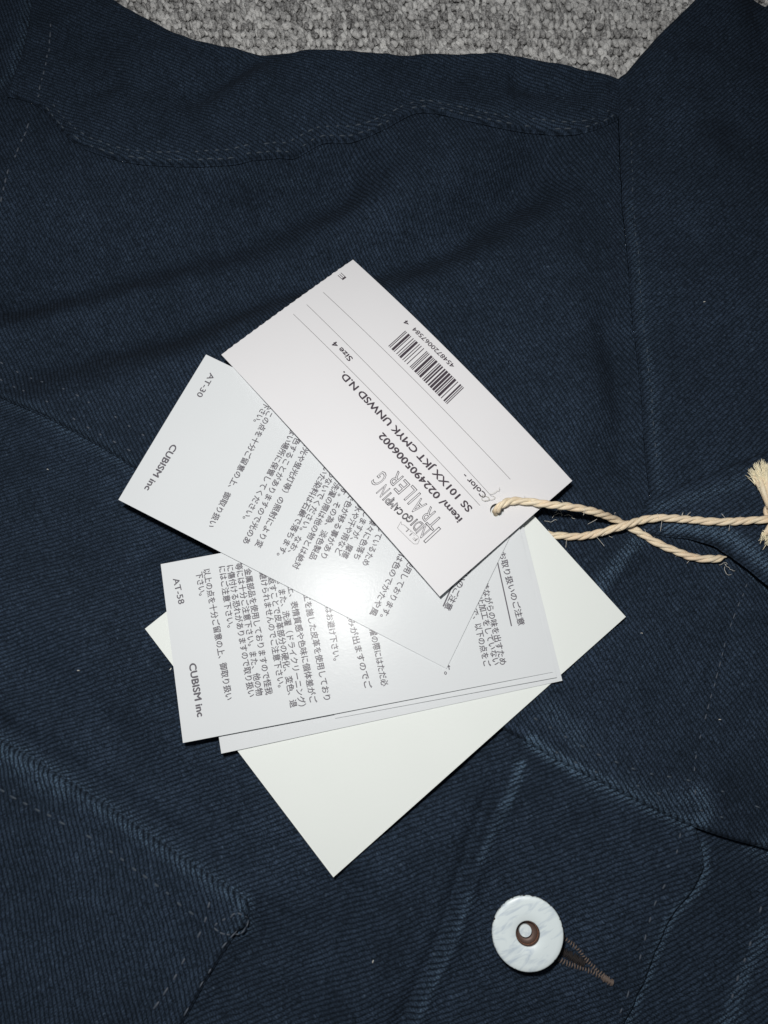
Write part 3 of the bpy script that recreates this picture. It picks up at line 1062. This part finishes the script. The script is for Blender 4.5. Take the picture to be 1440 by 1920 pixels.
# writing on the care card AT-30
for body, p0, p1, hid in [
    ('いのご注意', (873, 1075), (838, 1143), 'お取り扱'),
    ('用しております。', (768, 1062), (718, 1158), '染料を使'),
    ('は色のでかたや風', (754, 1038), (698, 1154), '製品'),
    ('ているため', (713, 998), (684, 1060), '染めを施し'),
    ('々に色落ち', (697, 985), (668, 1048), '様'),
    ('ますが、摩擦', (684, 970), (645, 1046), 'し'),
    ('や汗や雨など', (669, 960), (632, 1040), '水'),
    ('色が移る事があり', (656, 938), (606, 1046), 'で'),
    ('。その為、淡色製品', (641, 926), (585, 1049), 'す'),
    ('洗濯の際は他の物とは絶対', (633, 906), (553, 1066), ''),
    ('ないでください。なお、', (620, 895), (545, 1037), '洗わ'),
    ('た染料は石鹸で落ちます。', (607, 888), (524, 1043), '付い'),
    ('光や蛍光灯等）の照射により変', (575, 838), (483, 1026), '日'),
    ('色することがありますので光のあ', (559, 822), (460, 1019), ''),
    ('い場所に保管してください。', (546, 816), (460, 974), 'たらな'),
    ('この点を十分ご留意の上、御取り扱い', (508, 770), (395, 988), '以'),
    ('さい。', (496, 766), (480, 792), '下'),
]:
    at30.text(body, p0, p1, hidden=hid, **K)
at30.text('AT-30', (399, 701), (373, 744), 2.15, 'ink_grey', bold=0.014)
at30.text('CUBISM inc', (328, 835), (276, 919), 2.35, 'ink_grey', bold=0.030)
at30.strip((862, 1066), (831, 1137), 0.34, 'ink_grey')

# writing on the barcode tag
item.strip((606, 548), (957, 899), 0.13, 'ink_faint')
item.strip((575, 571), (922, 931), 0.13, 'ink_faint')
item.strip((550, 589), (900, 948), 0.13, 'ink_faint')
item.text('E', (646, 523), (636, 514), 1.9, 'ink')
item.text('Size 4', (658, 675), (625, 643), 2.1, 'ink', bold=0.022)
item.text('Color -', (909, 932), (869, 891), 2.1, 'ink', bold=0.022)
item.text('SS 101XX JKT CMYK UNWSD N.D.', (881, 957), (640, 700), 2.55, 'ink', bold=0.028)
item.text('item/ 0224905006002', (862, 977), (713, 815), 2.55, 'ink', bold=0.028)
item.text('4548720067584', (850, 688), (775, 616), 1.75, 'ink', bold=0.014)
item.text('4', (765, 609), (759, 602), 1.75, 'ink', bold=0.014)


def barcode():
    Lc = ['0001101', '0011001', '0010011', '0111101', '0100011', '0110001', '0101111', '0111011', '0110111', '0001011']
    par = ['LLLLLL', 'LLGLGG', 'LLGGLG', 'LLGGGL', 'LGLLGG', 'LGGLLG', 'LGGGLL', 'LGLGLG', 'LGLGGL', 'LGGLGL']
    digs = [int(c) for c in '4548720067584']
    inv = lambda s: ''.join('1' if c == '0' else '0' for c in s)
    bits = '101'
    for k, c in enumerate(par[digs[0]]):
        s = Lc[digs[k + 1]]
        bits += s if c == 'L' else inv(s)[::-1]
    bits += '01010' + ''.join(inv(Lc[d]) for d in digs[7:]) + '101'
    a0, a1 = item.pix((870, 727)), item.pix((838, 758))
    b0, b1 = item.pix((760, 620)), item.pix((728, 649))
    V, Fc = [], []
    k = 0
    while k < 95:
        if bits[k] == '1':
            e = k
            while e < 95 and bits[e] == '1': e += 1
            f0, f1 = k / 95, e / 95
            b = len(V)
            V += [a0 + (b0 - a0) * f0, a1 + (b1 - a1) * f0, a1 + (b1 - a1) * f1, a0 + (b0 - a0) * f1]
            Fc.append([b + 3, b + 2, b + 1, b])
            k = e
        else:
            k += 1
    mesh_obj('barcode', item.lay(np.array(V), 0.05), Fc, M['ink'], item.root, smooth=False)


barcode()
# the outlined lettering logo and its pennant
OL = 0.014
DX, DY = -0.69, -0.72
for ch, cx, cy, cap, wd in [('I', 718, 690, 185, 26), ('N', 640, 652, 120, 62), ('D', 588, 604, 96, 48), ('I', 556, 574, 80, 14), ('G', 520, 545, 66, 42), ('O', 478, 520, 58, 44),
                            ('C', 432, 482, 54, 38), ('A', 400, 448, 58, 40), ('M', 364, 410, 74, 46), ('P', 334, 372, 86, 38), ('I', 312, 342, 98, 14), ('N', 278, 292, 116, 52), ('G', 244, 186, 150, 62),
                            ('T', 738, 575, 128, 84), ('R', 678, 500, 130, 66), ('A', 592, 432, 140, 74), ('I', 556, 362, 146, 18), ('L', 508, 310, 146, 56), ('E', 446, 256, 136, 62), ('R', 388, 180, 126, 70)]:
    qx, qy, hw = 660 + cx / 4.8, 860 + cy / 4.8, wd / 8.4
    em = cap / 4.8 / 7.1 / 0.72
    item.text(ch, (qx - DX * hw, qy - DY * hw), (qx + DX * hw, qy + DY * hw), em, 'ink_grey', outline=0.095 / em, name='logo_letter')
pen = [(752, 978), (745, 990), (768, 1013), (776, 1020), (783, 1020), (786, 1013), (784, 1006), (757, 984), (753, 984), (752, 978)]
for a, b in zip(pen[:-1], pen[1:]):
    pass
Vp, Fp = [], []
pw = [item.pix(p) for p in pen]
for a, b in zip(pw[:-1], pw[1:]):
    d = (b - a) / (np.linalg.norm(b - a) + 1e-9); nn = np.array([-d[1], d[0]]) * 0.05
    k = len(Vp); Vp += [a + nn, a - nn, b - nn, b + nn]; Fp.append([k, k + 1, k + 2, k + 3])
mesh_obj('logo_pennant', item.lay(np.array(Vp), 0.045), Fp, M['ink_faint'], item.root, smooth=False)
item.text('F.I.L.', (781, 1013), (756, 987), 1.35, 'ink_faint', bold=0.0, name='logo_letters')


# ------------------------------------------------------------------ string
def tube(path, rad, sides=7, cap=True):
    """path (n,3), rad (n,) -> verts, faces, 'along' attribute"""
    P = np.asarray(path, float); n = len(P)
    T = np.gradient(P, axis=0); T /= np.linalg.norm(T, axis=1)[:, None] + 1e-9
    ref = np.array([0.13, 0.21, 0.97])
    V, A = [], []
    L = np.r_[0, np.cumsum(np.linalg.norm(np.diff(P, axis=0), axis=1))]
    x = np.cross(T[0], ref); x /= np.linalg.norm(x)
    for k in range(n):
        x = x - T[k] * (x @ T[k]); x /= np.linalg.norm(x) + 1e-9
        y = np.cross(T[k], x)
        for q in range(sides):
            a = 2 * math.pi * q / sides
            V.append(P[k] + (x * math.cos(a) + y * math.sin(a)) * rad[k])
            A.append((L[k] * 0.35, 4.5 * math.cos(a) * rad[k] / 0.6, 4.5 * math.sin(a) * rad[k] / 0.6))
    Fc = []
    for k in range(n - 1):
        for q in range(sides):
            Fc.append([k * sides + q, k * sides + (q + 1) % sides, (k + 1) * sides + (q + 1) % sides, (k + 1) * sides + q])
    if cap:
        Fc.append(list(range(sides))[::-1]); Fc.append([(n - 1) * sides + q for q in range(sides)])
    return V, Fc, A


def plies(line, parent, n=3, R=0.47, r=0.55, pitch=9.4, taper_end=0.0, taper_start=0.0, phase=0.0):
    P = resample(np.asarray(line), 0.35)
    T = np.gradient(P, axis=0); T /= np.linalg.norm(T, axis=1)[:, None]
    x = np.cross(T[0], [0.1, 0.2, 0.97]); x /= np.linalg.norm(x)
    X, Y = [], []
    for k in range(len(P)):
        x = x - T[k] * (x @ T[k]); x /= np.linalg.norm(x)
        X.append(x); Y.append(np.cross(T[k], x))
    X, Y = np.array(X), np.array(Y)
    s = np.arange(len(P)) * 0.35
    wob = 1 + 0.06 * np.sin(s * 0.9 + phase) + 0.05 * np.sin(s * 2.3)
    tp = np.ones(len(P))
    if taper_end: tp = np.minimum(tp, np.clip((s[-1] - s) / taper_end, 0.25, 1))
    if taper_start: tp = np.minimum(tp, np.clip(s / taper_start, 0.25, 1))
    for q in range(n):
        a = -2 * math.pi * s / pitch + 2 * math.pi * q / n + phase + 0.25 * np.sin(s * 0.5)
        C = P + (X * np.cos(a)[:, None] + Y * np.sin(a)[:, None]) * (R * tp)[:, None]
        V, Fc, A = tube(C, r * wob * tp, 8)
        mesh_obj('ply', V, Fc, M['twine'], parent, attrs={'along': ('FLOAT_VECTOR', A)})


def on(px, py, lift, use=None):
    """point that appears at the pixel, lift mm above what lies there"""
    z = 5.0
    for _ in range(6):
        p = un(px, py, z)
        z = max(f(p[0], p[1]) for f in (use or CZ)) + lift
    return un(px, py, z)


RC = 1.3
string = empty('tag_string', un(1190, 985, 1.0))
tag(string, 'pale twisted jute string threaded through the tags, ends frayed', 'string')
hz = item.zst(*item.hole)
hxy = item.xy(np.array([item.hole]))[0]
s1 = [np.array([hxy[0], hxy[1] + 0.1, hz - 3.0]), np.array([hxy[0], hxy[1] + 0.1, hz + 0.2]), np.array([hxy[0] + 1.0, hxy[1] + 1.0, hz + 1.7]),
      on(960, 939, 1.5), on(995, 941, 1.4), un(1030, 946, hz + 1.6), un(1075, 951, hz + 0.6), un(1120, 961, hz - 1.2), on(1155, 975, 2.6), on(1180, 988, 1.4),
      on(1205, 1002, 1.35), on(1232, 1018, 1.35), on(1262, 1031, 1.4), on(1300, 1045, 1.5), on(1335, 1048, 1.7), on(1362, 1044, 1.7)]
plies(smoothline(s1, 0.35), string, taper_end=2.0, phase=0.4)
s2 = [on(960, 1004, 0.98, [cloth_z]), on(992, 1002, 0.98, [cloth_z]), on(1020, 1002, 1.0, [cloth_z]), on(1045, 1004, 1.1, [cloth_z]), on(1085, 1006, 1.6), on(1120, 1000, 2.2), on(1155, 990, 3.6), on(1180, 982, 4.2),
      on(1205, 975, 3.8), on(1240, 971, 2.4), on(1290, 974, 1.5), on(1340, 978, 1.4), on(1390, 977, 1.4), on(1440, 974, 1.6), un(1500, 976, 9), un(1580, 985, 9.5)]
plies(smoothline(s2, 0.35), string, phase=1.7)
# knot of the same cord round the strand
kc = on(1452, 966, 2.0)
kn = []
for k in range(34):
    a = 2 * math.pi * k / 17
    kn.append(kc + np.array([-1.3 + 2.9 * k / 33 + 0.5 * math.sin(a * 2), 2.7 * math.cos(a), 2.4 * math.sin(a)]))
plies(smoothline(kn, 0.35), string, pitch=9.0, phase=0.9)


def fibres(name, n, base, tip, spread_b, spread_t, r, mat, curl=0.8, seed=1, seg=7):
    rr = np.random.default_rng(seed)
    V, Fc = [], []
    for _ in range(n):
        a = base + rr.normal(0, 1, 3) * spread_b
        b = tip + rr.normal(0, 1, 3) * spread_t
        m = (a + b) / 2 + rr.normal(0, curl, 3)
        t = np.linspace(0, 1, seg)[:, None]
        P = (1 - t) ** 2 * a + 2 * t * (1 - t) * m + t * t * b
        P += np.sin(t * 9 + rr.uniform(0, 6)) * rr.normal(0, 0.10, 3)
        v, f, _ = tube(P, np.full(seg, r) * np.linspace(1, 0.6, seg) * rr.uniform(0.7, 1.3), 4)
        k = len(V); V += list(v); Fc += [[i + k for i in q] for q in f]
    o = mesh_obj(name, V, Fc, M[mat], string)
    o['kind'] = 'stuff'
    return o


def bundle(base, tips, r0, r1):
    """yarns of the cut end, spreading a little from the knot"""
    for k, tip in enumerate(tips):
        mid = (base + tip) / 2 + np.array([0.35 * math.sin(k * 2.1), 0.3 * math.cos(k * 1.7), 0.5])
        P = smoothline([base, mid, tip], 0.3)
        q = np.linspace(0, 1, len(P))
        V, Fc, A = tube(P, (r0 + (r1 - r0) * q) * (1 - 0.45 * np.clip((q - 0.75) / 0.25, 0, 1)), 9)
        mesh_obj('frayed_yarn', V, Fc, M['twine'], string, attrs={'along': ('FLOAT_VECTOR', A)})
        fibres('frayed_end', 34, P[int(len(P) * 0.72)], tip + (tip - mid) * 0.32, np.array([0.42, 0.42, 0.35]), np.array([0.62, 0.62, 0.5]), 0.11, 'fibre', 0.35, 30 + k)


b1 = on(1442, 952, 2.2)
bundle(b1, [on(1413, 892, 2.0), on(1422, 884, 2.8), on(1432, 880, 2.2), on(1443, 882, 2.8), on(1452, 890, 2.0), on(1425, 896, 3.4), on(1438, 894, 3.6)], 0.62, 0.80)
b2 = on(1448, 980, 2.0)
bundle(b2, [on(1434, 1003, 1.2), on(1442, 1010, 1.4), on(1450, 1008, 1.8)], 0.6, 0.7)


def strays():
    rr = np.random.default_rng(21)
    V, Fc = [], []
    for line in (smoothline(s1[3:], 0.35), smoothline(s2[2:-2], 0.35)):
        for _ in range(20):
            k = rr.integers(len(line))
            a = line[k] + rr.normal(0, 0.8, 3)
            ln = rr.uniform(0.5, 1.5)
            d = rr.normal(0, 1, 3); d[2] = abs(d[2]) * 0.3; d /= np.linalg.norm(d)
            e = rr.normal(0, 1, 3); e[2] *= 0.3
            t = np.linspace(0, 1, 7)[:, None]
            P = a + d * ln * t + e * 1.5 * t * t * ln * 0.7
            v, f, _ = tube(P, np.full(7, 0.045), 4)
            b = len(V); V += list(v); Fc += [[i + b for i in q] for q in f]
    # the two curls seen by the edge of the tag, the wisps by the hole and at the cut end
    for px, n in (((1052, 966), 5), ((920, 930), 4), ((1358, 1058), 3)):
        for _ in range(n):
            c = on(px[0] + rr.normal(0, 7), px[1] + rr.normal(0, 4), 0.9)
            h0, P = rr.uniform(0, 6.28), [c]
            for q in range(8):
                h0 += rr.normal(0.25, 0.55)
                P.append(P[-1] + np.array([0.42 * math.cos(h0), 0.42 * math.sin(h0), rr.normal(0, 0.07)]))
            P = np.array(P)
            v, f, _ = tube(P, np.full(9, 0.05), 4)
            b = len(V); V += list(v); Fc += [[i + b for i in q] for q in f]
    o = mesh_obj('loose_fibres', V, Fc, M['fibre_white'], string)
    o['kind'] = 'stuff'


strays()


# ------------------------------------------------------------------ specks of lint caught on the denim
def lint():
    rr = np.random.default_rng(77)
    V, Fc = [], []
    spots = [(1322, 565), (1201, 1187), (1348, 1350), (318, 1256), (145, 1258), (390, 1345), (90, 880), (700, 1800)]
    for px, py in spots:
        c = on(px, py, 0.15, [cloth_z])
        h0, P = rr.uniform(0, 6.28), [c]
        for q in range(4):
            h0 += rr.normal(0, 0.8)
            P.append(P[-1] + np.array([0.16 * math.cos(h0), 0.16 * math.sin(h0), rr.normal(0, 0.03)]))
        v, f, _ = tube(np.array(P), np.full(5, rr.uniform(0.05, 0.11)), 5)
        b = len(V); V += list(v); Fc += [[i + b for i in q] for q in f]
    o = mesh_obj('lint', V, Fc, M['fibre_white'], jacket)
    o['kind'] = 'stuff'


lint()
